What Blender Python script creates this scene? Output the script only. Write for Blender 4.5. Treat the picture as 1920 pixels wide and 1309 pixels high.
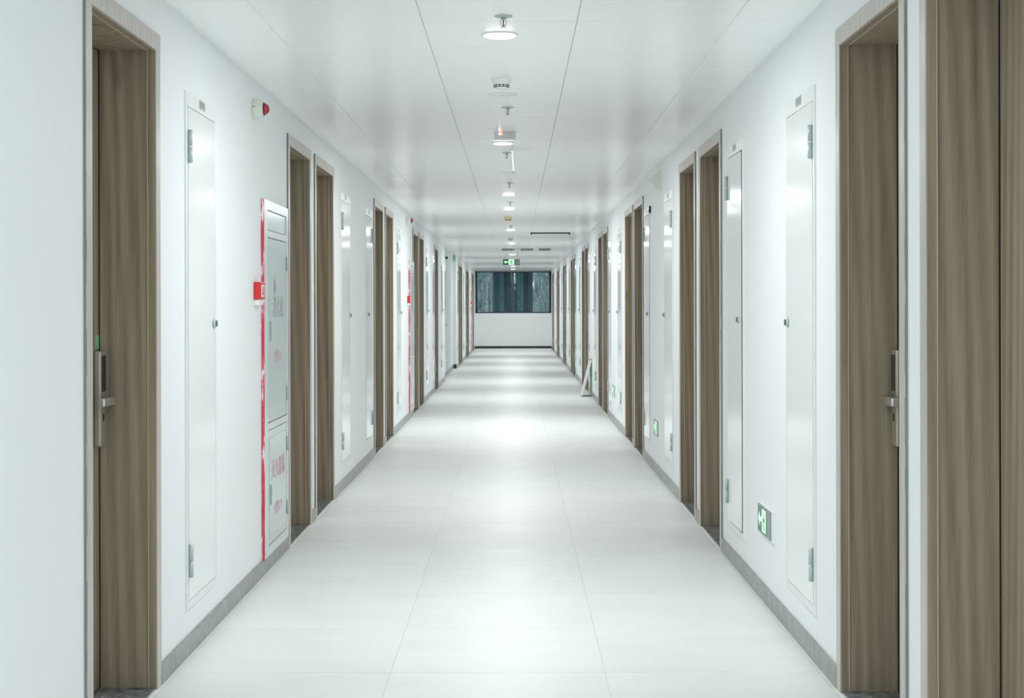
import bpy, bmesh, math, random
from mathutils import Vector, Matrix
random.seed(7)
for o in list(bpy.data.objects):
    bpy.data.objects.remove(o)
SC = bpy.context.scene
COL = SC.collection

# ------------------------------------------------------------------ camera, world, exposure
F = 2850.0 / 1920.0            # focal length over frame width
EYE = 1.40                     # camera height above the floor
WL, WR = 1.318, 1.177          # distance from the camera axis to the left / right wall
CH = 2.547                     # ceiling height
YE = 49.6                      # end wall
YB = -4.0                      # wall behind the camera
cam_d = bpy.data.cameras.new('camera'); cam = bpy.data.objects.new('camera', cam_d); COL.objects.link(cam)
cam_d.sensor_width = 36.0; cam_d.lens = 36.0 * F
cam_d.shift_x = -6.0 / 1920; cam_d.shift_y = -81.5 / 1920
cam_d.clip_start = 0.05; cam_d.clip_end = 200
cam.matrix_world = Matrix.Translation((0, 0, EYE)) @ Matrix.Rotation(math.radians(90), 4, 'X') @ Matrix.Rotation(math.radians(-0.13), 4, 'Z')
SC.camera = cam
W = bpy.data.worlds.new('night'); SC.world = W; W.use_nodes = True
W.node_tree.nodes['Background'].inputs[0].default_value = (0.012, 0.03, 0.045, 1)
W.node_tree.nodes['Background'].inputs[1].default_value = 1.0
vs = SC.view_settings
vs.view_transform = 'Standard'; vs.look = 'None'; vs.gamma = 1.0; vs.use_curve_mapping = False
vs.exposure = 0.0
LAMP_W = 25.0
LAMP_COL = (0.955, 0.997, 0.998)
SC.cycles.max_bounces = 20; SC.cycles.diffuse_bounces = 18; SC.cycles.glossy_bounces = 6
SC.cycles.caustics_reflective = False; SC.cycles.caustics_refractive = False
SC.cycles.sample_clamp_indirect = 6.0

# lamps of the corridor: (distance along the corridor, sideways offset)
LAMPS = [(6.43, -.063), (10.7, -.084), (15.7, -.066), (18.0, -.07), (23.0, -.066), (28.0, -.06), (34.2, -.06), (44.3, -.06), (47.7, -.06)]
LAMPS_UNSEEN = [(-2.4, -.06), (2.1, -.06), (38.8, -.06)]

# ------------------------------------------------------------------ materials
def srgb(r, g, b):
    f = lambda c: (c/255)/12.92 if c/255 <= .04045 else (((c/255)+.055)/1.055)**2.4
    return (f(r), f(g), f(b), 1)
def mat(name, col, rough=.5, metal=0., spec=.5, emit=None, es=0., coat=0.):
    m = bpy.data.materials.new(name); m.use_nodes = True
    b = m.node_tree.nodes['Principled BSDF']
    b.inputs['Base Color'].default_value = col; b.inputs['Roughness'].default_value = rough
    b.inputs['Metallic'].default_value = metal; b.inputs['Specular IOR Level'].default_value = spec
    if emit: b.inputs['Emission Color'].default_value = emit; b.inputs['Emission Strength'].default_value = es
    if coat: b.inputs['Coat Weight'].default_value = coat; b.inputs['Coat Roughness'].default_value = .08
    return m
def nodes(m): return m.node_tree.nodes, m.node_tree.links, m.node_tree.nodes['Principled BSDF']
def ramp(N, stops):
    r = N.new('ShaderNodeValToRGB'); e = r.color_ramp.elements
    while len(e) > 2: e.remove(e[-1])
    e[0].position, e[0].color = stops[0]; e[1].position, e[1].color = stops[-1]
    for p, c in stops[1:-1]:
        k = e.new(p); k.color = c
    return r
def noise(N, L, vec, scale, detail=4, dist=0., rough=.5):
    n = N.new('ShaderNodeTexNoise'); n.inputs['Scale'].default_value = scale; n.inputs['Detail'].default_value = detail
    n.inputs['Distortion'].default_value = dist; n.inputs['Roughness'].default_value = rough
    if vec: L.new(vec, n.inputs['Vector'])
    return n
def mapping(N, L, scale, rnd=0.):
    """object coordinates stretched by scale, shifted by a random step for each object"""
    t = N.new('ShaderNodeTexCoord'); m = N.new('ShaderNodeMapping'); m.inputs['Scale'].default_value = scale
    L.new(t.outputs['Object'], m.inputs['Vector'])
    if rnd:
        oi = N.new('ShaderNodeObjectInfo'); k = N.new('ShaderNodeMath'); k.operation = 'MULTIPLY'; k.inputs[1].default_value = rnd
        L.new(oi.outputs['Random'], k.inputs[0]); L.new(k.outputs[0], m.inputs['Location'])
    return m.outputs['Vector']
def bump(N, L, b, h, strength, dist=.002):
    u = N.new('ShaderNodeBump'); u.inputs['Strength'].default_value = strength; u.inputs['Distance'].default_value = dist
    L.new(h, u.inputs['Height']); L.new(u.outputs['Normal'], b.inputs['Normal'])

def wood_mat(name, dark, mid, light, rough=.34, gloss=.5):
    m = mat(name, mid, rough, spec=gloss); N, L, b = nodes(m)
    v = mapping(N, L, (13., 13., .42), 9.)
    n1 = noise(N, L, v, 1.6, 5, 1.1, .55)
    w = N.new('ShaderNodeTexWave'); w.wave_type = 'BANDS'; w.bands_direction = 'DIAGONAL'
    w.inputs['Scale'].default_value = .9; w.inputs['Distortion'].default_value = 4.0; w.inputs['Detail'].default_value = 3
    w.inputs['Detail Scale'].default_value = 1.1
    L.new(v, w.inputs['Vector'])
    v2 = mapping(N, L, (110., 110., 2.2), 5.)
    n2 = noise(N, L, v2, 2.2, 3)
    a = N.new('ShaderNodeMath'); a.operation = 'MULTIPLY_ADD'; L.new(w.outputs['Fac'], a.inputs[0]); a.inputs[1].default_value = .22
    c = N.new('ShaderNodeMath'); c.operation = 'MULTIPLY_ADD'; L.new(n1.outputs['Fac'], c.inputs[0]); c.inputs[1].default_value = .6; L.new(a.outputs[0], c.inputs[2])
    a.inputs[2].default_value = -.02
    d = N.new('ShaderNodeMath'); d.operation = 'MULTIPLY_ADD'; L.new(n2.outputs['Fac'], d.inputs[0]); d.inputs[1].default_value = .44; L.new(c.outputs[0], d.inputs[2])
    r = ramp(N, [(.22, dark), (.5, mid), (.85, light)]); L.new(d.outputs[0], r.inputs['Fac'])
    # knots
    vk = mapping(N, L, (4.2, 4.2, 1.5), 13.)
    vo = N.new('ShaderNodeTexVoronoi'); vo.inputs['Scale'].default_value = 1.0; L.new(vk, vo.inputs['Vector'])
    kr = ramp(N, [(.03, (1, 1, 1, 1)), (.14, (0, 0, 0, 1))]); L.new(vo.outputs['Distance'], kr.inputs['Fac'])
    mx = N.new('ShaderNodeMix'); mx.data_type = 'RGBA'; L.new(kr.outputs['Color'], mx.inputs['Factor'])
    mx.inputs['B'].default_value = dark; L.new(r.outputs['Color'], mx.inputs['A'])
    L.new(mx.outputs['Result'], b.inputs['Base Color'])
    bump(N, L, b, n2.outputs['Fac'], .12, .0006)
    return m

M = {}
M['wood'] = wood_mat('walnut_laminate', srgb(110, 97, 82), srgb(146, 133, 115), srgb(174, 160, 139), .38, .35)
M['casing'] = wood_mat('casing_laminate', srgb(166, 160, 152), srgb(184, 178, 170), srgb(196, 190, 182), .34, .55)
M['gapgrey'] = mat('grey_gap', (.03, .035, .035, 1), .7)
M['caulk'] = mat('grey_caulk', srgb(132, 136, 131), .7)  # sealant grey with the shade of the casing side mixed in
M['cream'] = mat('cream_gasket', srgb(205, 196, 178), .5)
M['gap'] = mat('dark_rubber', (.006, .006, .006, 1), .8)  # black for the darkness inside the gap beside the leaf
# walls
m = mat('wall_paint', (.86, .88, .89, 1), .62, spec=.35); N, L, b = nodes(m)
n = noise(N, L, mapping(N, L, (1, 1, 1)), 1.3, 4); r = ramp(N, [(.3, (.855, .875, .885, 1)), (.7, (.865, .885, .895, 1))])
L.new(n.outputs['Fac'], r.inputs['Fac']); L.new(r.outputs['Color'], b.inputs['Base Color'])
n2 = noise(N, L, mapping(N, L, (1, 1, 1)), 160, 2); bump(N, L, b, n2.outputs['Fac'], .08, .001)
M['wall'] = m
# ceiling metal
m = mat('ceiling_enamel', (.955, .97, .975, 1), .26, spec=.22); N, L, b = nodes(m)
n = noise(N, L, mapping(N, L, (1, 1, 1), 20.), 2.2, 2); bump(N, L, b, n.outputs['Fac'], .05, .01)
M['ceiling'] = m
M['seam'] = mat('ceiling_grid', srgb(182, 190, 190), .6)
M['trim'] = mat('white_trim', (.84, .86, .86, 1), .3)
# floor tile
m = mat('porcelain_tile', srgb(225, 225, 220), .27, spec=.2); N, L, b = nodes(m)
v = mapping(N, L, (1.1, 2.2, 1), 31.)
n = noise(N, L, v, 1.6, 6, .4, .55); r = ramp(N, [(.25, srgb(228, 229, 229)), (.5, srgb(233, 234, 234)), (.78, srgb(237, 238, 238))])
L.new(n.outputs['Fac'], r.inputs['Fac']); L.new(r.outputs['Color'], b.inputs['Base Color'])
rr = ramp(N, [(.3, (.38,)*3+(1,)), (.7, (.45,)*3+(1,))]); L.new(n.outputs['Fac'], rr.inputs['Fac']); L.new(rr.outputs['Color'], b.inputs['Roughness'])
M['tile'] = m
M['grout'] = mat('floor_grout', srgb(222, 222, 216), .7)
M['border'] = mat('floor_border', srgb(236, 238, 236), .4)
# grey stone skirting
def stone(name, c0, c1, c2, vein, rough, sc):
    m = mat(name, c1, rough, spec=.5); N, L, b = nodes(m)
    n = noise(N, L, mapping(N, L, (sc, sc, sc), 17.), 3.0, 7, 1.5, .6); r = ramp(N, [(.3, c0), (.5, c1), (.72, c2)])
    L.new(n.outputs['Fac'], r.inputs['Fac'])
    v = noise(N, L, mapping(N, L, (sc*.6, sc*.9, sc), 23.), 2.0, 5, 2.2, .5)
    s = N.new('ShaderNodeMath'); s.operation = 'SUBTRACT'; s.inputs[1].default_value = .5; L.new(v.outputs['Fac'], s.inputs[0])
    a = N.new('ShaderNodeMath'); a.operation = 'ABSOLUTE'; L.new(s.outputs[0], a.inputs[0])
    k = ramp(N, [(.0, (1, 1, 1, 1)), (.012, (0, 0, 0, 1))]); L.new(a.outputs[0], k.inputs['Fac'])
    mx = N.new('ShaderNodeMix'); mx.data_type = 'RGBA'; mx.inputs['B'].default_value = vein
    L.new(k.outputs['Color'], mx.inputs['Factor']); L.new(r.outputs['Color'], mx.inputs['A']); L.new(mx.outputs['Result'], b.inputs['Base Color'])
    return m
M['skirt'] = stone('grey_stone_skirting', srgb(118, 122, 121), srgb(135, 138, 136), srgb(152, 154, 151), srgb(176, 172, 162), .3, 3)
M['skirtend'] = stone('dark_stone_skirting', srgb(42, 52, 54), srgb(52, 63, 64), srgb(66, 76, 76), srgb(110, 112, 108), .3, 3)
M['marble'] = stone('dark_marble', srgb(70, 79, 84), srgb(104, 113, 117), srgb(146, 153, 154), srgb(190, 192, 190), .22, 6)
M['white'] = mat('white_gloss_enamel', (.86, .885, .89, 1), .12, spec=.45)
M['whiteframe'] = mat('white_frame_enamel', (.80, .83, .83, 1), .35)
M['offwhite'] = mat('offwhite_plastic', srgb(222, 224, 212), .45)
M['plate'] = mat('grey_number_plate', srgb(176, 184, 182), .4)
M['steel'] = mat('brushed_steel', srgb(190, 203, 203), .42, metal=.3)
M['steeldark'] = mat('dark_steel', srgb(120, 130, 130), .4, metal=.8)
M['lock'] = mat('champagne_metal', srgb(184, 180, 166), .32, metal=.55)
M['lever'] = mat('satin_nickel', srgb(205, 207, 205), .25, metal=.8)
M['black'] = mat('black_gloss', (.012, .014, .016, 1), .12)
M['blackmatt'] = mat('black_matt', (.015, .015, .015, 1), .6)
M['cabinet'] = mat('pale_blue_grey_enamel', srgb(196, 208, 208), .2, spec=.6)
M['cabinetframe'] = mat('cabinet_frame_enamel', srgb(212, 220, 219), .25)
M['pull'] = mat('blue_grey_pull', srgb(140, 160, 168), .35)
M['red'] = mat('red_plastic', srgb(214, 44, 50), .4)
M['lens'] = mat('red_lens', srgb(160, 24, 40), .15, spec=.8)
M['redtext'] = mat('faded_red_print', srgb(206, 158, 156), .5)
M['greytext'] = mat('faded_grey_print', srgb(150, 156, 156), .5)
M['greentag'] = mat('green_tag', srgb(140, 214, 172), .5)
m = mat('flaking_red_paint', srgb(196, 62, 80), .5); N, L, b = nodes(m)
n = noise(N, L, mapping(N, L, (60, 60, 7)), 1.0, 6, .4, .65); r = ramp(N, [(.41, srgb(235, 226, 228)), (.43, srgb(214, 110, 124)), (.52, srgb(200, 58, 76)), (.7, srgb(184, 46, 64))])
L.new(n.outputs['Fac'], r.inputs['Fac']); L.new(r.outputs['Color'], b.inputs['Base Color'])
M['redpaint'] = m
M['signface'] = mat('brushed_grey_panel', srgb(150, 158, 154), .35, metal=.3)
M['signglow'] = mat('dark_green_panel', srgb(96, 140, 108), .4)
M['glow'] = mat('lit_green', srgb(180, 255, 200), .5, emit=srgb(184, 255, 206), es=.95)
M['lampglow'] = mat('lamp_diffuser', (1, 1, 1, 1), .5, emit=(.97, 1, 1, 1), es=14.0)
M['orange'] = mat('orange_led', srgb(255, 150, 110), .5, emit=srgb(255, 120, 70), es=2.0)
M['amber'] = mat('amber_cap', srgb(226, 208, 160), .5)
M['bulb'] = mat('red_glass_bulb', srgb(205, 90, 110), .1)
M['frame'] = mat('slate_window_frame', srgb(44, 78, 92), .4)
M['framedark'] = mat('dark_window_frame', srgb(16, 46, 60), .35)
M['curtain'] = mat('slate_blind', srgb(98, 130, 138), .9, spec=.1)
M['curtaindark'] = mat('navy_blind', srgb(11, 30, 40), .9, spec=.1)
M['greenplastic'] = mat('green_plastic', srgb(84, 170, 124), .3)
M['greendark'] = mat('dark_green_plastic', srgb(98, 140, 118), .35)
def glass(name, refl, bumpst, scale, base):
    m = bpy.data.materials.new(name); m.use_nodes = True; N, L = m.node_tree.nodes, m.node_tree.links
    N.remove(N['Principled BSDF']); out = N['Material Output']
    g = N.new('ShaderNodeBsdfGlossy'); g.inputs['Roughness'].default_value = .04; g.inputs['Color'].default_value = (.80, 1, 1, 1)
    t = N.new('ShaderNodeBsdfTransparent'); t.inputs['Color'].default_value = base
    mx = N.new('ShaderNodeMixShader'); mx.inputs[0].default_value = refl
    L.new(t.outputs[0], mx.inputs[1]); L.new(g.outputs[0], mx.inputs[2]); L.new(mx.outputs[0], out.inputs['Surface'])
    tc = N.new('ShaderNodeTexCoord'); mp = N.new('ShaderNodeMapping'); mp.inputs['Scale'].default_value = scale; L.new(tc.outputs['Object'], mp.inputs['Vector'])
    n = noise(N, L, mp.outputs['Vector'], 1.0, 3, 1.2); u = N.new('ShaderNodeBump'); u.inputs['Strength'].default_value = bumpst; u.inputs['Distance'].default_value = .02
    L.new(n.outputs['Fac'], u.inputs['Height']); L.new(u.outputs['Normal'], g.inputs['Normal'])
    return m
M['glasswavy'] = glass('filmed_window_glass', .26, .9, (5, 5, 1.6), (.5, .7, .75, 1))
M['glass'] = glass('window_glass', .03, .02, (2, 2, 1), (.7, .82, .85, 1))

# ------------------------------------------------------------------ helpers
class MB:
    """collects solids; side = -1 / +1 turns the first coordinate (depth into the wall) to the left / right"""
    def __init__(s, side=1): s.bm = bmesh.new(); s.side = side
    def box(s, x0, x1, y0, y1, z0, z1, bevel=0.):
        S = s.side
        vs_ = [s.bm.verts.new((S*x, y, z)) for x in (x0, x1) for y in (y0, y1) for z in (z0, z1)]
        f = [(0, 1, 3, 2), (4, 6, 7, 5), (0, 4, 5, 1), (2, 3, 7, 6), (0, 2, 6, 4), (1, 5, 7, 3)]
        fs = [s.bm.faces.new([vs_[i] for i in q]) for q in f]
        bmesh.ops.recalc_face_normals(s.bm, faces=fs)
        if bevel:
            ed = list({e for q in fs for e in q.edges})
            bmesh.ops.bevel(s.bm, geom=ed, offset=bevel, segments=2, profile=.6, affect='EDGES')
        return s
    def prism(s, pts, a, b_, axis='y'):
        """polygon pts extruded from a to b_ along an axis; pts are the two other coordinates in x,y,z order"""
        S = s.side
        def P(p, t):
            q = {'x': (t, p[0], p[1]), 'y': (p[0], t, p[1]), 'z': (p[0], p[1], t)}[axis]
            return (S*q[0], q[1], q[2])
        A = [s.bm.verts.new(P(p, a)) for p in pts]; B = [s.bm.verts.new(P(p, b_)) for p in pts]
        n = len(pts); fs = [s.bm.faces.new(A), s.bm.faces.new(list(reversed(B)))]
        for i in range(n): fs.append(s.bm.faces.new((A[i], A[(i+1) % n], B[(i+1) % n], B[i])))
        bmesh.ops.recalc_face_normals(s.bm, faces=fs)
        return s
    def lathe(s, prof, c, axis='z', seg=24):
        """prof = [(radius, height)...]; spun about the axis through c"""
        S = s.side; rings = []; fs = []
        for r, h in prof:
            ring = []
            for i in range(seg if r > 1e-6 else 1):
                a = 2*math.pi*i/seg; u, v = r*math.cos(a), r*math.sin(a)
                p = {'z': (c[0]+u, c[1]+v, c[2]+h), 'x': (c[0]+h, c[1]+u, c[2]+v), 'y': (c[0]+u, c[1]+h, c[2]+v)}[axis]
                ring.append(s.bm.verts.new((S*p[0], p[1], p[2])))
            rings.append(ring)
        for A, B in zip(rings, rings[1:]):
            for i in range(seg):
                j = (i+1) % seg
                q = [A[i % len(A)], A[j % len(A)], B[j % len(B)], B[i % len(B)]]
                q = list(dict.fromkeys(q))
                if len(q) > 2: fs.append(s.bm.faces.new(q))
        for R in (rings[0], rings[-1]):
            if len(R) > 2: fs.append(s.bm.faces.new(R))
        bmesh.ops.recalc_face_normals(s.bm, faces=fs)
        for q in fs: q.smooth = len(q.verts) < 5
        return s
    def cyl(s, r, a, b_, c, axis='z', seg=16):
        return s.lathe([(r, a), (r, b_)], c, axis, seg)
    def mesh(s, name, m):
        me = bpy.data.meshes.new(name); s.bm.to_mesh(me); s.bm.free()
        if m: me.materials.append(M[m])
        return me
    def build(s, name, m, parent=None, loc=None):
        o = bpy.data.objects.new(name, s.mesh(name, m)); COL.objects.link(o)
        if parent: o.parent = parent
        if loc: o.location = loc
        return o
def put(name, me, parent=None, loc=None):
    o = bpy.data.objects.new(name, me); COL.objects.link(o)
    if parent: o.parent = parent
    if loc: o.location = loc
    return o
def tag(o, label=None, cat=None, group=None, kind=None):
    if label: o['label'] = label
    if cat: o['category'] = cat
    if group: o['group'] = group
    if kind: o['kind'] = kind
    return o
def thing(name, loc, label, cat, group=None, kind=None):
    o = bpy.data.objects.new(name, None); COL.objects.link(o); o.location = loc; o.empty_display_size = .1
    return tag(o, label, cat, group, kind)
def wx(side): return side * (WL if side < 0 else WR)
SIDE = {-1: 'left', 1: 'right'}
ORD = ['first', 'second', 'third', 'fourth', 'fifth', 'sixth', 'seventh', 'eighth', 'ninth', 'tenth', 'eleventh', 'twelfth',
       'thirteenth', 'fourteenth', 'fifteenth', 'sixteenth', 'seventeenth', 'eighteenth', 'nineteenth']

# ------------------------------------------------------------------ measured layout
DOORS = {-1: [(4.69, .98), (8.87, 1.0), (10.06, 1.06), (14.29, .99), (15.5, 1.01), (19.7, 1.09), (20.93, 1.08), (25.03, 1.07),
              (35.6, 1.08), (36.83, 1.08), (41.0, 1.08), (42.23, 1.08), (46.3, 1.08), (47.53, 1.08)],
         1: [(3.36, 1.075), (4.61, .99), (8.73, 1.05), (9.98, .98), (14.05, 1.06), (15.27, 1.11), (19.43, 1.07), (20.63, .99),
             (24.6, 1.08), (25.84, 1.08), (30.0, 1.08), (31.2, 1.05), (35.3, 1.05), (36.48, 1.06), (40.8, 1.05), (41.95, 1.05), (46.3, 1.08), (47.5, 1.08)]}
DOORS = {k: [(round(y*f, 3), round(w*f, 3)) for y, w in v] for (k, v), f in zip(DOORS.items(), (.990, .989))}
HATCH = {-1: [(6.06, 6.67, 0), (11.45, 12.1, 0), (13.35, 13.95, 1), (16.85, 17.45, 0), (22.35, 22.95, 0), (24.1, 24.7, 1), (26.9, 27.5, 0),
              (34.4, 35.0, 1), (38.3, 38.9, 0), (40.1, 40.7, 1), (43.7, 44.3, 0)],
         1: [(5.94, 6.58, 0), (7.80, 8.40, 1), (11.3, 11.95, 0), (13.2, 13.83, 1), (16.75, 17.4, 0), (18.5, 19.1, 1), (22.0, 22.65, 0), (23.8, 24.4, 1),
             (27.3, 27.95, 0), (29.1, 29.7, 1), (32.6, 33.2, 0), (34.4, 35.0, 1), (37.9, 38.5, 0), (39.9, 40.5, 1), (43.4, 44.0, 0), (45.4, 46.0, 1)]}
CAB = [7.89, 18.8, 45.35]          # hydrant cabinets on the left wall
CW = .065                          # casing width
OH = 2.335                         # opening height
DEEP = .200                        # depth of the door leaf behind the wall face
REC0, REC1, RECD = 28.4, 33.87, .07   # shallow recess of the left wall

# ------------------------------------------------------------------ walls
def wall(side):
    mb = MB(side); w = abs(wx(side)); T = .30
    y = YB
    for y0, wd in DOORS[side]:
        a, b_ = y0 + CW - .02, y0 + wd - CW + .02
        if side < 0 and y < REC0 < y0:
            mb.box(w, w+T, y, REC0, 0, CH+.1); mb.box(w+RECD, w+T, REC0, REC1, 0, CH+.1); mb.box(w, w+T, REC1, a, 0, CH+.1)
        else:
            mb.box(w, w+T, y, a, 0, CH+.1)
        mb.box(w, w+T, a, b_, OH+.02, CH+.1)
        mb.box(w+DEEP+.06, w+T, a, b_, 0, OH+.02)
        y = b_
    mb.box(w, w+T, y, YE+.2, 0, CH+.1)
    o = mb.build('wall_' + SIDE[side], 'wall')
    return tag(o, f'white painted {SIDE[side]} corridor wall lined with doors', 'wall', kind='structure')
wall(-1); wall(1)
o = MB().box(-WL-.3, WR+.3, YB-.2, YB, 0, CH+.1).build('wall_back', 'wall'); tag(o, 'white wall closing the corridor behind the viewer', 'wall', kind='structure')
WZ0, WZ1 = 1.152, 2.512
o = MB().box(-WL-.3, WR+.3, YE, YE+.2, 0, WZ0).build('wall_end', 'wall'); tag(o, 'white end wall below the dark window', 'wall', kind='structure')
o = MB().box(-WL-.3, WR+.3, YE-.02, YE+.2, WZ1, CH+.1).build('trim_1', 'seam'); tag(o, 'narrow grey header strip over the end window', 'trim', kind='structure')

# ------------------------------------------------------------------ floor
fl = MB().box(-WL-.3, WR+.3, YB-.2, YE+.3, -.12, -.0035).build('floor', 'grout'); tag(fl, 'pale porcelain tiled corridor floor', 'floor', kind='structure')
TX = [-1.295, -.478, .339, 1.156]; TD = .7955; TY0 = 5.80
tm = [MB().box(.0012, .8158, .0012, TD-.0012, -.012, 0, .0008).mesh('tile', 'tile')]
k0 = -int((TY0 - YB)//TD); k = k0
while TY0 + k*TD < 19:
    for i in range(3): put('tile', tm[0], fl, (TX[i], TY0 + k*TD, 0))
    k += 1
mb = MB()
while TY0 + k*TD < YE:
    for i in range(3): mb.box(TX[i]+.0012, TX[i+1]-.0012, TY0+k*TD+.0012, min(TY0+(k+1)*TD-.0012, YE), -.012, 0)
    k += 1
tag(mb.build('far_tiles', 'tile', fl), kind='stuff')
mb = MB().box(-WL, TX[0]-.0012, YB, REC0, -.012, 0).box(-WL-RECD, TX[0]-.0012, REC0, REC1, -.012, 0).box(-WL, TX[0]-.0012, REC1, YE, -.012, 0)
mb.build('border_strip', 'border', fl)
MB().box(TX[3]+.0012, WR, YB, YE, -.012, 0).build('border_strip', 'border', fl)

# ------------------------------------------------------------------ ceiling
ce = MB().box(-WL-.3, WR+.3, YB-.2, YE+.3, CH+.012, CH+.15).build('ceiling', 'seam'); tag(ce, 'white metal panel ceiling with thin seams', 'ceiling', kind='structure')
CX = [-WL-RECD, -1.003, -.372, .252, .881, WR]; PD = .6235; PY0 = 6.133
pm = {}
for i in range(5):
    w = CX[i+1]-CX[i]
    pm[i] = MB().box(-w/2+.0014, w/2-.0014, -PD/2+.0014, PD/2-.0014, 0, .014, .0012).mesh('ceiling_panel', 'ceiling')
k = -int((PY0 - YB)//PD)
while PY0 + k*PD < 15.4:
    for i in range(5):
        p = put('ceiling_panel', pm[i], ce, ((CX[i]+CX[i+1])/2, PY0 + (k+.5)*PD, CH))
        if i in (1, 2, 3): p.rotation_euler = (random.gauss(0, .0006), random.gauss(0, .0006), 0)
    k += 1
mb = MB()
while PY0 + k*PD < YE:
    for i in range(5): mb.box(CX[i]+.0014, CX[i+1]-.0014, PY0+k*PD+.0014, min(PY0+(k+1)*PD-.0014, YE), CH, CH+.014)
    k += 1
tag(mb.build('far_panels', 'ceiling', ce), kind='stuff')
o = MB().box(-WL, -WL+.016, YB, REC0, CH-.004, CH).box(-WL-RECD, -WL-RECD+.016, REC0, REC1, CH-.004, CH).box(-WL, -WL+.016, REC1, YE, CH-.004, CH).build('trim_2', 'trim')
tag(o, 'thin white angle trim along the left ceiling edge', 'trim', kind='structure')
o = MB().box(WR-.016, WR, YB, YE, CH-.004, CH).build('trim_3', 'trim'); tag(o, 'thin white angle trim along the right ceiling edge', 'trim', kind='structure')

# ------------------------------------------------------------------ skirting
SH, ST = .08, .011
def skirting(side):
    w = abs(wx(side)); root = None
    runs = []; y = YB
    for y0, wd in DOORS[side]: runs.append((y, y0)); y = y0 + wd
    runs.append((y, YE))
    if side < 0:
        q = []
        for a, b_ in runs:
            if a < REC0 < b_: q += [(a, REC0), (REC0, REC1), (REC1, b_)]
            else: q.append((a, b_))
        runs = q
    first = True; far = MB(side); pieces = []
    for a, b_ in runs:
        d = RECD if side < 0 and a == REC0 else 0
        cuts = [a] + [5.84 + .8*j for j in range(-14, 60) if a + .03 < 5.84 + .8*j < b_ - .03] + [b_]
        for c0, c1 in zip(cuts, cuts[1:]):
            if c0 < 17.5: pieces.append((c0, c1))
            else: far.box(w+d-ST, w+d, c0+.001, c1-.001, 0, SH)
    base = MB(side); c0, c1 = pieces[0]
    base.box(w-ST, w, c0+.001, c1-.001, 0, SH, .0015)
    root = tag(base.build('baseboard_' + SIDE[side], 'skirt'), f'grey stone skirting tiles along the {SIDE[side]} wall', 'baseboard', kind='structure')
    for c0, c1 in pieces[1:]:
        MB(side).box(w-ST, w, 0, c1-c0-.002, 0, SH, .0015 if c1-c0 > .05 else 0).build('skirting_tile', 'skirt', root, (0, c0+.001, 0))
    tag(far.build('far_skirting_tiles', 'skirt', root), kind='stuff')
    if side < 0:
        MB().box(-WL-RECD-.004, -WL+.002, REC1-.012, REC1, 0, SH+.01).build('corner_tile', 'skirtend', root)['label'] = 'dark stone corner skirting tile'
skirting(-1); skirting(1)
o = MB().box(-WL+ST, WR-ST, YE-.012, YE, 0, .078).build('baseboard_end', 'skirtend'); tag(o, 'dark stone skirting under the end window', 'baseboard', kind='structure')

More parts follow.
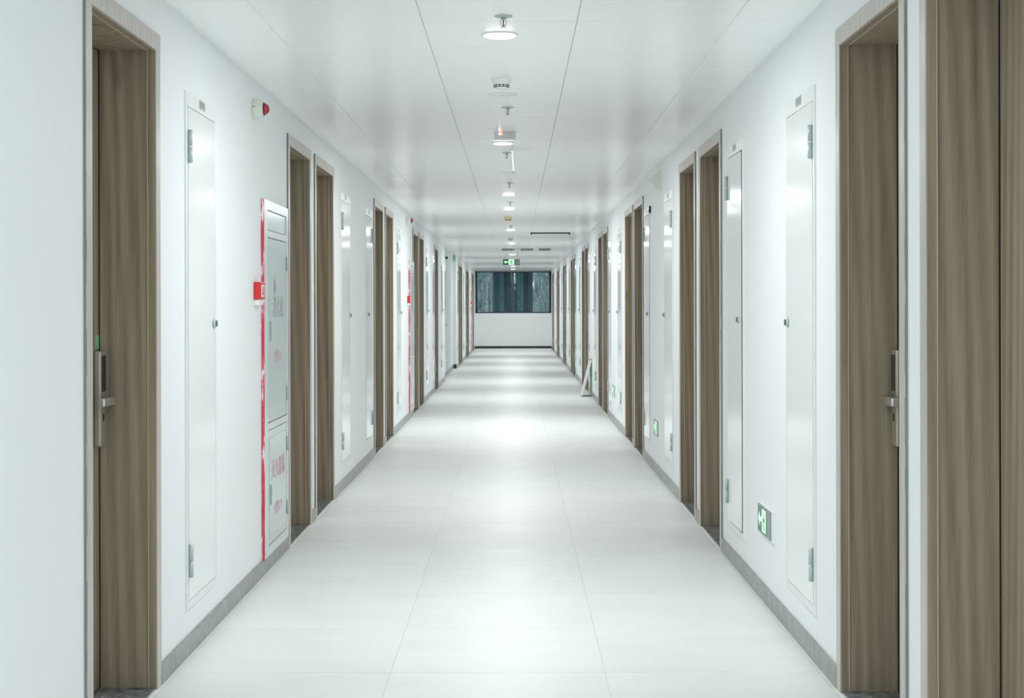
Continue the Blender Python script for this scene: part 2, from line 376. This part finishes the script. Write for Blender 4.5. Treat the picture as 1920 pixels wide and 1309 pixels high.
# ------------------------------------------------------------------ room doors
def room_door(side, y0, wd, n, label, near):
    r = thing(f'door_{n}', (wx(side), y0, 0), label, 'door', f'wood doors recessed in the {SIDE[side]} wall', 'structure')
    a, b_ = CW, wd-CW; P = .010; bv = .0025 if near else 0
    mb = MB(side)
    mb.box(-P, .004, 0, a, .0, OH+CW, bv).box(-P, .004, b_, wd, .0, OH+CW, bv).box(-P-.0008, .004, 0, wd, OH, OH+CW, bv)
    mb.build('casing', 'casing', r)
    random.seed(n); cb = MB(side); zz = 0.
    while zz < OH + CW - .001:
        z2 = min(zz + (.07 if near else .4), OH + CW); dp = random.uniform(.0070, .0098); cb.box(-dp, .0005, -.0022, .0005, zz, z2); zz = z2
    cb.build('caulk_line', 'caulk', r)  # ragged sealant strip, also painting the shaded near side of the casing
    # inner reveal of the casing, then the lining boards
    MB(side).box(-P+.004, .02, a-.012, a+.0035, .008, OH).box(-P+.004, .02, b_-.0035, b_+.012, .008, OH).box(-P+.004, .02, a, b_, OH-.0035, OH+.012).build('reveal_strip', 'wood', r)
    MB(side).box(.0205, .0235, a+.0032, a+.0052, .008, OH-.004).box(.0205, .0235, b_-.0052, b_-.0032, .008, OH-.004).box(.0205, .0235, a, b_, OH-.0052, OH-.0032).build('gasket', 'cream', r)
    MB(side).box(.022, DEEP+.055, b_, b_+.016, .008, OH).build('jamb', 'wood', r)
    MB(side).box(.022, DEEP+.055, a-.016, a, .008, OH).build('jamb', 'wood', r)
    MB(side).box(.022, DEEP+.055, a-.016, b_+.016, OH, OH+.016).build('head_jamb', 'wood', r)
    MB(side).box(DEEP-.002, DEEP+.05, b_-.009, b_, .008, OH).box(DEEP-.002, DEEP+.05, a, a+.006, .008, OH).build('seal', 'gap', r)  # black strips put in as the shade of the gap around the leaf
    lf = MB(side).box(DEEP, DEEP+.044, a+.006, b_-.009, .012, OH-.004, .0015 if near else 0).build('leaf', 'wood', r)
    MB(side).box(-.002, DEEP+.055, a-.016, b_+.016, -.010, .008, 0).build('threshold', 'marble', r)
    MB(side).box(-.012, -.002, a-.01, b_+.01, -.010, .0015).build('threshold_joint', 'border', r)
    if not near: 
        MB(side).box(DEEP-.022, DEEP, b_-.105, b_-.03, .90, 1.24).build('lock_plate', 'lock', r)
        return r
    # electronic lock near the far edge of the leaf
    yl = b_ - .010 if not y0 < 4 else a + .09
    lk = MB(side).box(DEEP-.027, DEEP, yl-.068, yl, .894, 1.239, .008).build('lock_plate', 'lock', r)
    MB(side).box(DEEP-.0285, DEEP-.024, yl-.060, yl-.006, 1.092, 1.222, .0015).build('reader_panel', 'black', lk)
    MB(side).box(DEEP-.0275, DEEP-.024, yl-.046, yl-.028, .985, 1.012).build('keyhole', 'blackmatt', lk)
    hd = MB(side).cyl(.012, DEEP-.050, DEEP-.020, (0, yl-.03, 1.058), 'x', 20).build('spindle', 'lever', lk)
    MB(side).box(DEEP-.066, DEEP-.040, yl-.165, yl-.014, 1.043, 1.074, .006).build('lever', 'lever', lk)
    return r
nd = 0
for side in (-1, 1):
    lst = DOORS[side]; grp = 0; i = 0
    while i < len(lst):
        pair = i+1 < len(lst) and lst[i+1][0] - (lst[i][0]+lst[i][1]) < .4
        for j in range(2 if pair else 1):
            nd += 1; y0, wd = lst[i+j]
            if side < 0:
                place = {0: 'single walnut door beside the first white hatch, electronic lock showing'}.get(grp)
                if grp == 0: lab = 'walnut door recessed in the left wall, nearest the camera, lock and lever showing'
                elif not pair: lab = 'lone walnut door in the left wall just before the shallow recess'
                else: lab = f'walnut door in the left wall, {"nearer" if j == 0 else "farther"} door of the {ORD[grp-1 if grp < 4 else grp-2]} pair'
            else:
                if grp == 0: lab = ['walnut door at the right picture edge, only its side jamb showing', 'walnut door in the right wall with champagne lock and lever showing'][j]
                else: lab = f'walnut door in the right wall, {"nearer" if j == 0 else "farther"} door of the {ORD[grp]} pair from the camera'
            r = room_door(side, y0, wd, nd, lab, y0 < 12)
            if side < 0 and grp == 0:
                MB(side).box(DEEP-.0015, DEEP, wd-CW-.05, wd-CW-.012, 1.245, 1.295).build('green_tag', 'greentag', r)
        i += 2 if pair else 1; grp += 1

# ------------------------------------------------------------------ white service hatches
def hatch(side, y0, y1, far, label, near, d=0.):
    r = thing('service_hatch', (wx(side)+side*d, y0, 0), label, 'hatch', f'white service hatches in the {SIDE[side]} wall')
    w = y1-y0; z0, z1 = .185, 2.262; P = .007; t = .032
    mb = MB(side).box(-P, 0, 0, t, z0, z1).box(-P, 0, w-t, w, z0, z1).box(-P, 0, t, w-t, z0, z0+t).box(-P, 0, t, w-t, z1-.058, z1)
    mb.build('hatch_frame', 'whiteframe', r)
    MB(side).box(-.0015, -.0005, t, w-t, z0+t, z1-.058).build('shadow_gap', 'gapgrey', r)
    g = .003
    L0, L1 = t+(.009 if far else g), w-t-g
    hy = L1 if far else L0
    mb = MB(side)
    a, b_ = L0-hy, L1-hy
    mb.box(-.006, .0, a, b_, z0+t+g, z1-.058-g, .0012)
    lf = mb.build('hatch_leaf', 'white', r, (-side*.003, hy, 0))
    lf.rotation_euler = (0, 0, (side if far else -side)*(.016 if far else .003))
    s = -1 if far else 1
    for zc in (2.042, .378):
        h = MB(side).box(-.009, -.006, hy-.002 if s > 0 else hy-.026, hy+.026 if s > 0 else hy+.002, zc-.064, zc+.064)
        h = h.build('hinge', 'steel', r)
        MB(side).cyl(.009, zc+.002, zc+.066, (-.016, hy+s*.006, 0), 'z', 14).build('upper_knuckle', 'steel', h)
        MB(side).cyl(.009, zc-.066, zc-.002, (-.016, hy+s*.006, 0), 'z', 14).build('lower_knuckle', 'steel', h)
    ly = L0+.03 if far else L1-.03
    dd = -.0175 if far else -.0075
    k = MB(side).lathe([(.021, 0), (.021, -.004), (.017, -.007), (0, -.007)], (dd-.002, ly, 1.325), 'x', 20).build('cam_lock', 'steel', r)
    MB(side).box(dd-.017, dd-.008, ly-.004, ly+.004, 1.312, 1.338).build('key_wing', 'steeldark', k)
    n = MB(side).box(-P-.002, -P, w*.42, w*.60, 2.222, 2.258).build('number_plate', 'plate', r)
    if near:
        mb = MB(side)
        for q in range(4): mb.box(-P-.0026, -P-.0018, w*(.435+.04*q), w*(.455+.04*q), 2.229, 2.251)
        mb.build('plate_marks', 'greytext', n)
    return r
hc = 0
for side in (-1, 1):
    for i, (a, b_, far) in enumerate(HATCH[side]):
        lab = f'tall white glossy service hatch in the {SIDE[side]} wall, {ORD[i]} from the camera'
        hatch(side, a, b_, far, lab, a < 9)

# ------------------------------------------------------------------ hydrant cabinets
def text_part(s, size, matn, parent, org, side):
    """flat print on the corridor face of a wall thing, one part per character; org = (depth, y, z) of its lower left corner"""
    adv = 0.
    for ch in s:
        cu = bpy.data.curves.new('character', 'FONT'); cu.body = ch; cu.size = size; cu.extrude = .0003
        t = bpy.data.objects.new('character', cu); COL.objects.link(t)
        bpy.context.view_layer.update()
        me = bpy.data.meshes.new_from_object(t.evaluated_get(bpy.context.evaluated_depsgraph_get()))
        bpy.data.objects.remove(t); me.materials.clear(); me.materials.append(M[matn])
        # reading direction: +y on the left wall, -y on the right wall
        o = put('character', me, parent, (side*org[0], org[1] - side*adv, org[2]))
        o.rotation_euler = (math.radians(90), 0, math.radians(90 if side < 0 else -90))
        adv += size * (1.0 if ord(ch) > 255 else .60)
def cabinet(y0, label, near, ww=.83):
    side = -1; P = .016; z0, z1 = .082, 1.958
    r = thing('hydrant_cabinet', (wx(side), y0, 0), label, 'cabinet', 'fire hydrant cabinets on the left wall')
    mb = MB(side)
    mb.box(-P, 0, .001, .11, z0, z1).box(-P, 0, ww-.06, ww, z0, z1).box(-P, 0, .11, ww-.06, z1-.05, z1).box(-P, 0, .11, ww-.06, z0, z0+.05)
    mb.box(-P, 0, .11, ww-.06, 1.765, 1.80).box(-P, 0, .11, ww-.06, .745, .78)
    mb.build('cabinet_frame', 'cabinetframe', r)
    # ragged, flaking red paint down the near side
    S = MB(side); random.seed(int(y0*10)); pts = []
    zz = z0-.005; prev = .014
    while zz < z1:
        nx = max(.009, min(.0185, prev + random.uniform(-.003, .003)))
        S.prism([(-P-.0003, -.003), (-P-.0003, 0.001), (0, .001), (0, -.003-nx*.35)], zz, min(zz+.05, z1), 'z'); prev = nx; zz += .05
    S.build('painted_side', 'redpaint', r)
    MB(side).box(-.011, -.001, .115, ww-.065, 1.805, z1-.055).build('top_panel', 'cabinet', r)
    for nm, a, c, hz in (('door', .785, 1.76, 1.268), ('door', z0+.055, .74, .397)):
        d = MB(side).box(-P+.002, -.001, .114, ww-.064, a, c, .002).build('cabinet_door', 'cabinet', r)
        MB(side).box(-P-.0006, -P+.003, .155, ww-.105, a+.04, c-.04, .002).build('door_field', 'cabinet', d)
        MB(side).box(-P-.005, -P+.001, .165, .205, hz-.052, hz+.052, .0028).build('pull', 'pull', d)
        for k in range(2):
            zc = a+.12 if k == 0 else c-.12
            MB(side).cyl(.005, zc-.04, zc+.04, (-P-.002, ww-.06, 0), 'z', 10).build('hinge', 'steel', d)
    if near:
        text_part('消火栓', .125, 'greytext', r, (-P-.001, .27, 1.35), side)
        text_part('火警119', .075, 'redtext', r, (-P-.001, .30, 1.10), side)
        text_part('灭火器箱', .115, 'redtext', r, (-P-.001, .22, .48), side)
        text_part('火警119', .075, 'redtext', r, (-P-.001, .30, .28), side)
        f = MB(side); f.prism([(0.30, 1.50), (.315, 1.47), (.34, 1.46), (.365, 1.47), (.38, 1.505), (.36, 1.54), (.352, 1.515), (.34, 1.565), (.322, 1.53), (.313, 1.54)], -P-.0012, -P-.0006, 'x')
        f.build('flame_mark', 'greytext', r)
    return r
for i, y0 in enumerate(CAB):
    lab = ['pale hydrant cabinet with flaking red near edge, beside the nearest left door pair', 'pale hydrant cabinet with red near edge, midway down the left wall', 'distant hydrant cabinet with dark red edge near the end window'][i]
    cabinet(y0, lab, i == 0, .83)
def call_point(y0, label):
    side = -1
    r = thing('fire_call_point', (wx(side), y0, 0), label, 'alarm box', 'red fire call points beside the hydrant cabinets')
    MB(side).box(-.035, 0, 0, .145, 1.435, 1.522, .004).build('housing', 'red', r)
    MB(side).box(-.0365, -.034, .03, .115, 1.447, 1.508, .0015).build('press_panel', 'trim', r)
    MB(side).box(-.0373, -.036, .052, .066, 1.456, 1.500).box(-.0373, -.036, .082, .096, 1.456, 1.500).box(-.0373, -.036, .066, .082, 1.456, 1.466).build('symbol', 'red', r)
    MB(side).box(-.028, -.001, .01, .13, 1.405, 1.4345, .002).build('cover_flap', 'trim', r)
call_point(7.655, 'red fire call point box beside the nearest hydrant cabinet')
call_point(18.55, 'small red fire call point beside the second hydrant cabinet')
call_point(45.0, 'distant red fire call point by the hydrant cabinet near the end window')

# ------------------------------------------------------------------ alarm sounders, speaker, camera
def sounder(y0, z, label):
    side = -1
    r = thing('alarm_sounder', (wx(side), y0, z), label, 'alarm', 'alarm sounders high on the left wall')
    MB(side).lathe([(.050, 0), (.052, -.008), (.051, -.022), (.044, -.040), (.034, -.054)], (0, 0, 0), 'x', 32).build('body', 'offwhite', r)
    MB(side).lathe([(.031, -.053), (.030, -.060), (.024, -.072), (.013, -.080), (0, -.083)], (0, 0, 0), 'x', 28).build('strobe_lens', 'lens', r)
    MB(side).lathe([(.0345, -.0535), (.0345, -.056), (.031, -.056)], (0, 0, 0), 'x', 28).build('lens_ring', 'blackmatt', r)
    MB(side).box(-.018, -.006, -.054, -.050, .006, .008).build('slot', 'blackmatt', r)
sounder(7.66, 2.393, 'off-white alarm sounder with red lens high above the nearest hydrant cabinet')
sounder(18.45, 2.435, 'small alarm sounder with red lens high on the left wall farther along')
r = thing('wall_speaker', (WR, 12.3, 2.40), 'cream wedge-shaped wall speaker high on the right wall', 'speaker')
MB(1).prism([(0, -.075), (0, .075), (-.018, .075), (-.105, .012), (-.105, -.004), (-.03, -.06)], -.09, .09, 'y').build('speaker_body', 'offwhite', r)
MB(1).prism([(-.0185, .0755), (-.0185, .072), (-.101, .0125), (-.106, .0135)], -.075, .075, 'y').build('grille', 'trim', r)
r = thing('door_bracket', (WR, 13.17, 2.23), 'small black bracket above a white hatch on the right wall', 'bracket')
MB(1).box(-.016, 0, -.02, .02, -.03, .03, .002).build('bracket_plate', 'blackmatt', r)
MB(1).cyl(.005, -.024, -.014, (0, 0, -.01), 'x', 10).build('bolt', 'blackmatt', r)
r = thing('security_camera', (-WL-RECD, 28.7, 2.32), 'small white security camera on a bracket in the left recess', 'camera')
MB(1).box(0, .02, -.03, .03, -.03, .03, .003).build('mount', 'trim', r)
MB(1).cyl(.010, .018, .10, (0, 0, 0), 'x', 10).build('arm', 'steel', r)
MB(1).cyl(.032, -.10, .06, (.10, 0, -.02), 'y', 18).build('camera_body', 'offwhite', r)
MB(1).cyl(.026, -.104, -.10, (.10, 0, -.02), 'y', 18).build('camera_lens', 'black', r)

# white fire door in the recess
r = thing('recess_door', (-WL-RECD, 29.0, 0), 'plain white metal door with lever handle in the left recess', 'door')
MB(-1).box(-.010, 0, 0, .05, 0, 2.26).box(-.010, 0, 1.15, 1.2, 0, 2.26).box(-.010, 0, .05, 1.15, 2.21, 2.26).build('door_frame', 'whiteframe', r)
MB(-1).box(-.006, 0, .055, 1.145, .02, 2.205, .002).build('leaf', 'white', r)
for zc in (2.05, 1.80, .30): MB(-1).cyl(.012, zc-.07, zc+.07, (-.014, .055, 0), 'z', 12).build('hinge', 'steel', r)
h = MB(-1).box(-.012, -.005, 1.05, 1.09, .93, 1.12, .003).build('handle_plate', 'steel', r)
MB(-1).box(-.06, -.045, .94, 1.08, 1.01, 1.03, .003).box(-.06, -.010, 1.06, 1.08, 1.01, 1.03).build('lever', 'steel', h)

# ------------------------------------------------------------------ exit signs
def picto(mk, u, v, s):
    """running figure in a doorway drawn in a square of side s with lower left corner (u, v); mk(points) adds one flat shape"""
    P = lambda pts: mk([(u+s*a, v+s*b_) for a, b_ in pts])
    P([(.55+.085*math.cos(t*math.pi/6), .80+.085*math.sin(t*math.pi/6)) for t in range(12)])
    P([(.40, .66), (.52, .70), (.62, .66), (.58, .40), (.44, .38)])
    P([(.40, .66), (.44, .60), (.30, .44), (.22, .50)])
    P([(.60, .66), (.58, .58), (.74, .46), (.80, .54)])
    P([(.44, .40), (.54, .38), (.36, .10), (.24, .08)])
    P([(.50, .40), (.58, .38), (.66, .22), (.82, .20), (.82, .12), (.60, .12)])
def wall_exit(y0, z, wd, h, label):
    r = thing('exit_sign', (WR, y0, z), label, 'exit sign', 'green exit signs low on the right wall')
    MB(1).box(-.012, 0, -.03, wd, -.008, h+.004, .001).build('housing', 'trim', r)
    MB(1).box(-.016, -.012, 0, wd, 0, h, .001).build('face_plate', 'signface', r)
    # y runs away from the camera = towards the left as one reads it
    s = h*.80; v = (h-s)/2; u0 = wd*.36
    def flip(p): return [(wd - a, b_) for a, b_ in p]
    MB(1).prism(flip([(wd*.03, .006), (wd*.72, .006), (wd*.72, h-.006), (wd*.03, h-.006)]), -.0166, -.0158, 'x').build('green_zone', 'signglow', r)
    MB(1).prism(flip([(u0, v), (u0+s, v), (u0+s, v+s), (u0, v+s)]), -.0175, -.0166, 'x').build('lit_square', 'glow', r)
    mk = MB(1); picto(lambda p: mk.prism(flip(p), -.0183, -.0175, 'x'), u0, v, s); mk.build('running_figure', 'signglow', r)
    c = h/2; a0 = wd*.07
    MB(1).prism(flip([(a0, c), (a0+.042, c+.034), (a0+.036, c+.012), (u0-.006, c+.010), (u0-.006, c-.010), (a0+.036, c-.012), (a0+.042, c-.034)]), -.0175, -.0166, 'x').build('arrow', 'glow', r)
    return r
wall_exit(6.93, .322, .36, .131, 'lit green exit sign low on the right wall, nearest the camera')
wall_exit(12.38, .322, .36, .131, 'lit green exit sign low on the right wall, second from the camera')
wall_exit(17.83, .322, .36, .131, 'lit green exit sign low on the right wall, third from the camera')
# hanging exit sign
X0, X1, Z0, Z1 = -.258, .101, 2.253, 2.379; h = Z1-Z0; wd = X1-X0
r = thing('hanging_exit_sign', (X0, 32.0, Z0), 'lit green running-figure exit sign hanging from the ceiling', 'exit sign')
MB().box(0, wd, 0, .03, 0, h, .002).build('sign_case', 'signface', r)
MB().box(.005, wd*.70, -.0008, 0, .004, h-.004).build('green_zone', 'signglow', r)
s = h*.92; u0 = wd*.34; v = (h-s)/2
MB().prism([(u0, v), (u0+s, v), (u0+s, v+s), (u0, v+s)], -.0018, -.0008, 'y').build('lit_square', 'glow', r)
mk = MB(); picto(lambda p: mk.prism(p, -.0026, -.0018, 'y'), u0, v, s); mk.build('running_figure', 'signglow', r)
c = h/2; a0 = wd*.06
MB().prism([(a0, c), (a0+.045, c+.034), (a0+.04, c+.011), (u0-.006, c+.010), (u0-.006, c-.010), (a0+.04, c-.011), (a0+.045, c-.034)], -.0018, -.0008, 'y').build('arrow', 'glow', r)
MB().cyl(.010, -.004, 0, (wd-.022, 0, .014), 'y', 12).build('test_button', 'blackmatt', r)
for xx in (.05, wd-.05): MB().cyl(.003, h, CH-Z0, (xx, .015, 0), 'z', 8).build('hanging_rod', 'steel', r)
# small green sign on the recess corner
r = thing('corner_sign', (-WL-.035, REC1, 2.40), 'tiny green lit sign on the recess corner near the ceiling', 'sign')
MB().box(-.028, .022, -.012, 0, 0, .12, .002).build('sign_case', 'signface', r)
MB().box(-.022, .016, -.013, -.012, .008, .112).build('lit_face', 'greentag', r)

# ------------------------------------------------------------------ ceiling fittings
def lamp_light(parent, x, y):
    ld = bpy.data.lights.new('lamp_light', 'AREA'); ld.shape = 'DISK'; ld.size = .13; ld.energy = LAMP_W; ld.color = LAMP_COL
    lo = bpy.data.objects.new('lamp_light', ld); COL.objects.link(lo); lo.parent = parent; lo.location = (0, 0, -.018)
for i, (y, x) in enumerate(LAMPS + LAMPS_UNSEEN):
    lab = f'bright round ceiling downlight, {ORD[i]} from the camera' if i < len(LAMPS) else ['round ceiling downlight behind the viewer', 'round ceiling downlight just out of view overhead', 'round ceiling downlight hidden behind the hanging exit sign'][i-len(LAMPS)]
    r = thing('downlight', (x, y, CH), lab, 'downlight', 'round downlights along the ceiling')
    MB().lathe([(.078, 0), (.078, -.004), (.072, -.006), (.066, -.006), (.066, 0)], (0, 0, 0), 'z', 40).build('rim', 'trim', r)
    MB().lathe([(.066, -.003), (.066, -.007), (.058, -.011), (0, -.014)], (0, 0, 0), 'z', 40).build('diffuser', 'lampglow', r)
    lamp_light(r, x, y)
for i, (y, x) in enumerate([(6.02, -.044), (8.79, -.04), (11.4, -.06), (14.2, -.05), (16.85, -.053), (21.9, -.06)]):
    r = thing('sprinkler', (x, y, CH), f'steel pendent sprinkler head under the ceiling, {ORD[i]} from the camera', 'sprinkler', 'sprinkler heads along the ceiling')
    MB().lathe([(.036, 0), (.035, -.003), (.022, -.007), (.010, -.008), (.010, 0)], (0, 0, 0), 'z', 28).build('escutcheon', 'steel', r)
    MB().cyl(.009, -.016, -.006, (0, 0, 0), 'z', 14).build('stem', 'steel', r)
    mb = MB()
    for s in (-1, 1): mb.prism([(s*.010, -.014), (s*.013, -.018), (s*.013, -.034), (s*.003, -.044), (s*.001, -.042), (s*.009, -.033), (s*.009, -.020)], -.002, .002, 'y')
    mb.build('yoke', 'steel', r)
    MB().cyl(.0028, -.040, -.016, (0, 0, 0), 'z', 10).build('glass_bulb', 'bulb', r)
    MB().lathe([(.004, -.042), (.013, -.0445), (.013, -.046), (0, -.0465)], (0, 0, 0), 'z', 20).build('deflector', 'steel', r)
def detector(x, y, label, cap=None):
    r = thing('smoke_detector', (x, y, CH), label, 'smoke detector', 'smoke detectors along the ceiling')
    MB().lathe([(.050, 0), (.051, -.006), (.049, -.014), (.040, -.030), (.034, -.044), (.026, -.050), (0, -.052)], (0, 0, 0), 'z', 36).build('body', cap or 'offwhite' if cap else 'trim', r)
    mb = MB()
    for k in range(12):
        a = 2*math.pi*k/12 + .26
        for (ra, za, zb) in ((.0385, -.036, -.032), (.0355, -.044, -.040)):
            t = Vector((math.cos(a), math.sin(a))); p = Vector((-t.y, t.x)); c = t*ra
            q = [c+p*.007-t*.004, c+p*.007+t*.002, c-p*.007+t*.002, c-p*.007-t*.004]
            mb.prism([(w_.x, w_.y) for w_ in q], za, zb, 'z')
    mb.build('vent_slot', 'blackmatt', r)
detector(-.067, 7.69, 'white dome smoke detector with dark slots behind the first downlight')
detector(-.09, 19.7, 'smoke detector under an amber dust cap between the farther downlights', 'amber')
detector(-.08, 25.7, 'distant white smoke detector with dark slots, beyond the fifth downlight')
for y, x, lab in ((8.25, -.066, 'round flush white cover plate just behind the nearest smoke detector'), (13.1, -.055, 'round flush white cover plate midway between second and third downlights')):
    r = thing('cover_plate', (x, y, CH), lab, 'cover plate', 'round cover plates on the ceiling')
    MB().lathe([(.076, 0), (.075, -.003), (.070, -.004), (0, -.004)], (0, 0, 0), 'z', 36).build('plate_disc', 'trim', r)
    MB().cyl(.004, -.0055, -.004, (0, 0, 0), 'z', 10).build('screw', 'steel', r)
r = thing('sensor_box', (-.065, 10.03, CH), 'white ceiling sensor box with an orange light before the second downlight', 'sensor')
MB().box(-.07, .07, 0, .10, -.046, 0, .006).build('box_body', 'cabinetframe', r)
MB().cyl(.011, -.0015, .001, (-.026, 0, -.012), 'y', 14).build('orange_light', 'orange', r)
MB().cyl(.0045, -.003, -.0014, (-.034, 0, -.014), 'y', 10).build('status_light', 'lampglow', r)
r = thing('edge_on_sign', (-.012, 10.95, 2.382), 'thin grey plate hanging edge-on beside the second downlight', 'sign')
o = MB().box(-.003, .003, 0, .33, -.01, .135, .001).build('sign_plate', 'signface', r); r.rotation_euler = (0, math.radians(-3), math.radians(.4))
for yy in (.05, .28): MB().cyl(.0015, .135, .166, (0, yy, 0), 'z', 8).build('hanger', 'steel', r)
for i, (a, b_) in enumerate(((-.268, -.02), (.11, .37), (.48, .72))):
    r = thing('air_vent', ((a+b_)/2, 31.0, CH), f'slotted ceiling air vent beyond the black rod, {["at left", "in the middle", "at right"][i]} of three', 'vent', 'slotted air vents in the ceiling')
    w = (b_-a)/2
    MB().box(-w, w, -.55, .55, -.004, 0).build('vent_frame', 'trim', r)
    for k in range(7):
        xc = -w + (k+.5)*2*w/7
        MB().box(xc-.012, xc+.012, -.48, .48, -.010, -.004).build('slot', 'blackmatt', r)
r = thing('black_rod', (0, 23.9, CH), 'thin black rod with end knobs lying across the ceiling at right', 'rod')  # black rod put in for the dark open joint between ceiling panels
MB().cyl(.009, .25, .85, (0, 0, -.010), 'x', 12).build('rod', 'blackmatt', r)
for xx in (.243, .843): MB().cyl(.016, 0, .024, (xx, 0, -.016), 'x', 14).build('end_knob', 'blackmatt', r)

# ------------------------------------------------------------------ A-frame board leaning at the right wall
r = thing('a_frame_stand', (1.01, 23.3, 0), 'white and green folding A-frame stand by the right wall', 'stand')
def slab(p0, p1, t, y0, y1):
    d = Vector((p1[0]-p0[0], p1[1]-p0[1])).normalized(); n = Vector((-d.y, d.x))*t
    return [(p0[0], p0[1]), (p1[0], p1[1]), (p1[0]+n.x, p1[1]+n.y), (p0[0]+n.x, p0[1]+n.y)]
MB().prism(slab((.0, .0), (.142, .56), -.022, 0, 0), 0, .42, 'y').build('front_board', 'trim', r)
MB().prism(slab((.152, .03), (.146, .56), -.024, 0, 0), .02, .42, 'y').build('rear_board', 'greenplastic', r)
MB().box(.02, .150, .0, .03, .006, .028, .002).build('spreader_bar', 'greendark', r)
MB().cyl(.008, 0, .42, (.144, 0, .566), 'y', 10).build('top_hinge', 'red', r)
MB().box(.0, .03, 0, .42, 0, .008).build('foot', 'greendark', r)

# ------------------------------------------------------------------ end window
r = thing('window_1', (0, YE, 0), 'dark sliding window across the end of the corridor', 'window', kind='structure')
PX = 49.6/2850
def wxp(c): return (885 + c/12.387 - 966) * PX       # crop column -> metres across the end wall
B = 0.
fr = MB()
fr.box(wxp(78), wxp(122), .0, .10, WZ0, WZ1).box(wxp(1792), wxp(1842), .0, .10, WZ0, WZ1)
fr.box(wxp(78), wxp(1842), .0, .10, WZ1-.03, WZ1).box(wxp(78), wxp(1842), .0, .10, WZ0, WZ0+.035)
fr.build('window_frame', 'framedark', r)
for a, b_ in ((488, 536), (1362, 1412)): MB().box(wxp(a), wxp(b_), .0, .10, WZ0+.035, WZ1-.03).build('mullion', 'frame', r)
MB().box(wxp(928), wxp(975), .01, .09, WZ0+.035, WZ1-.03).build('meeting_stile', 'frame', r)
MB().box(wxp(122), wxp(488), .04, .048, WZ0+.035, WZ1-.03).build('pane', 'glasswavy', r)
MB().box(wxp(1412), wxp(1792), .04, .048, WZ0+.035, WZ1-.03).build('pane', 'glasswavy', r)
MB().box(wxp(536), wxp(928), .055, .063, WZ0+.035, WZ1-.03).build('pane', 'glass', r)
MB().box(wxp(975), wxp(1362), .055, .063, WZ0+.035, WZ1-.03).build('pane', 'glass', r)
for (a, b_, mm) in ((536, 570, 'framedark'), (640, 742, 'curtain'), (742, 830, 'curtaindark'), (845, 905, 'curtaindark'), (985, 1050, 'curtaindark'), (1056, 1200, 'curtain'), (1200, 1300, 'curtaindark')):
    MB().box(wxp(a), wxp(b_), .078, .095, WZ0+.05, WZ1-.035).build('blind_slat', mm, r)  # upright slate and navy bands behind the middle panes
for c in (695, 1080):
    MB().box(wxp(c)-.02, wxp(c)+.02, -.0, .05, 1.60, 1.72, .004).build('catch', 'framedark', r)
MB().box(-WL-.1, wxp(78), 0, .2, WZ0, WZ1).box(wxp(1842), WR+.1, 0, .2, WZ0, WZ1).build('window_reveal', 'wall', r)
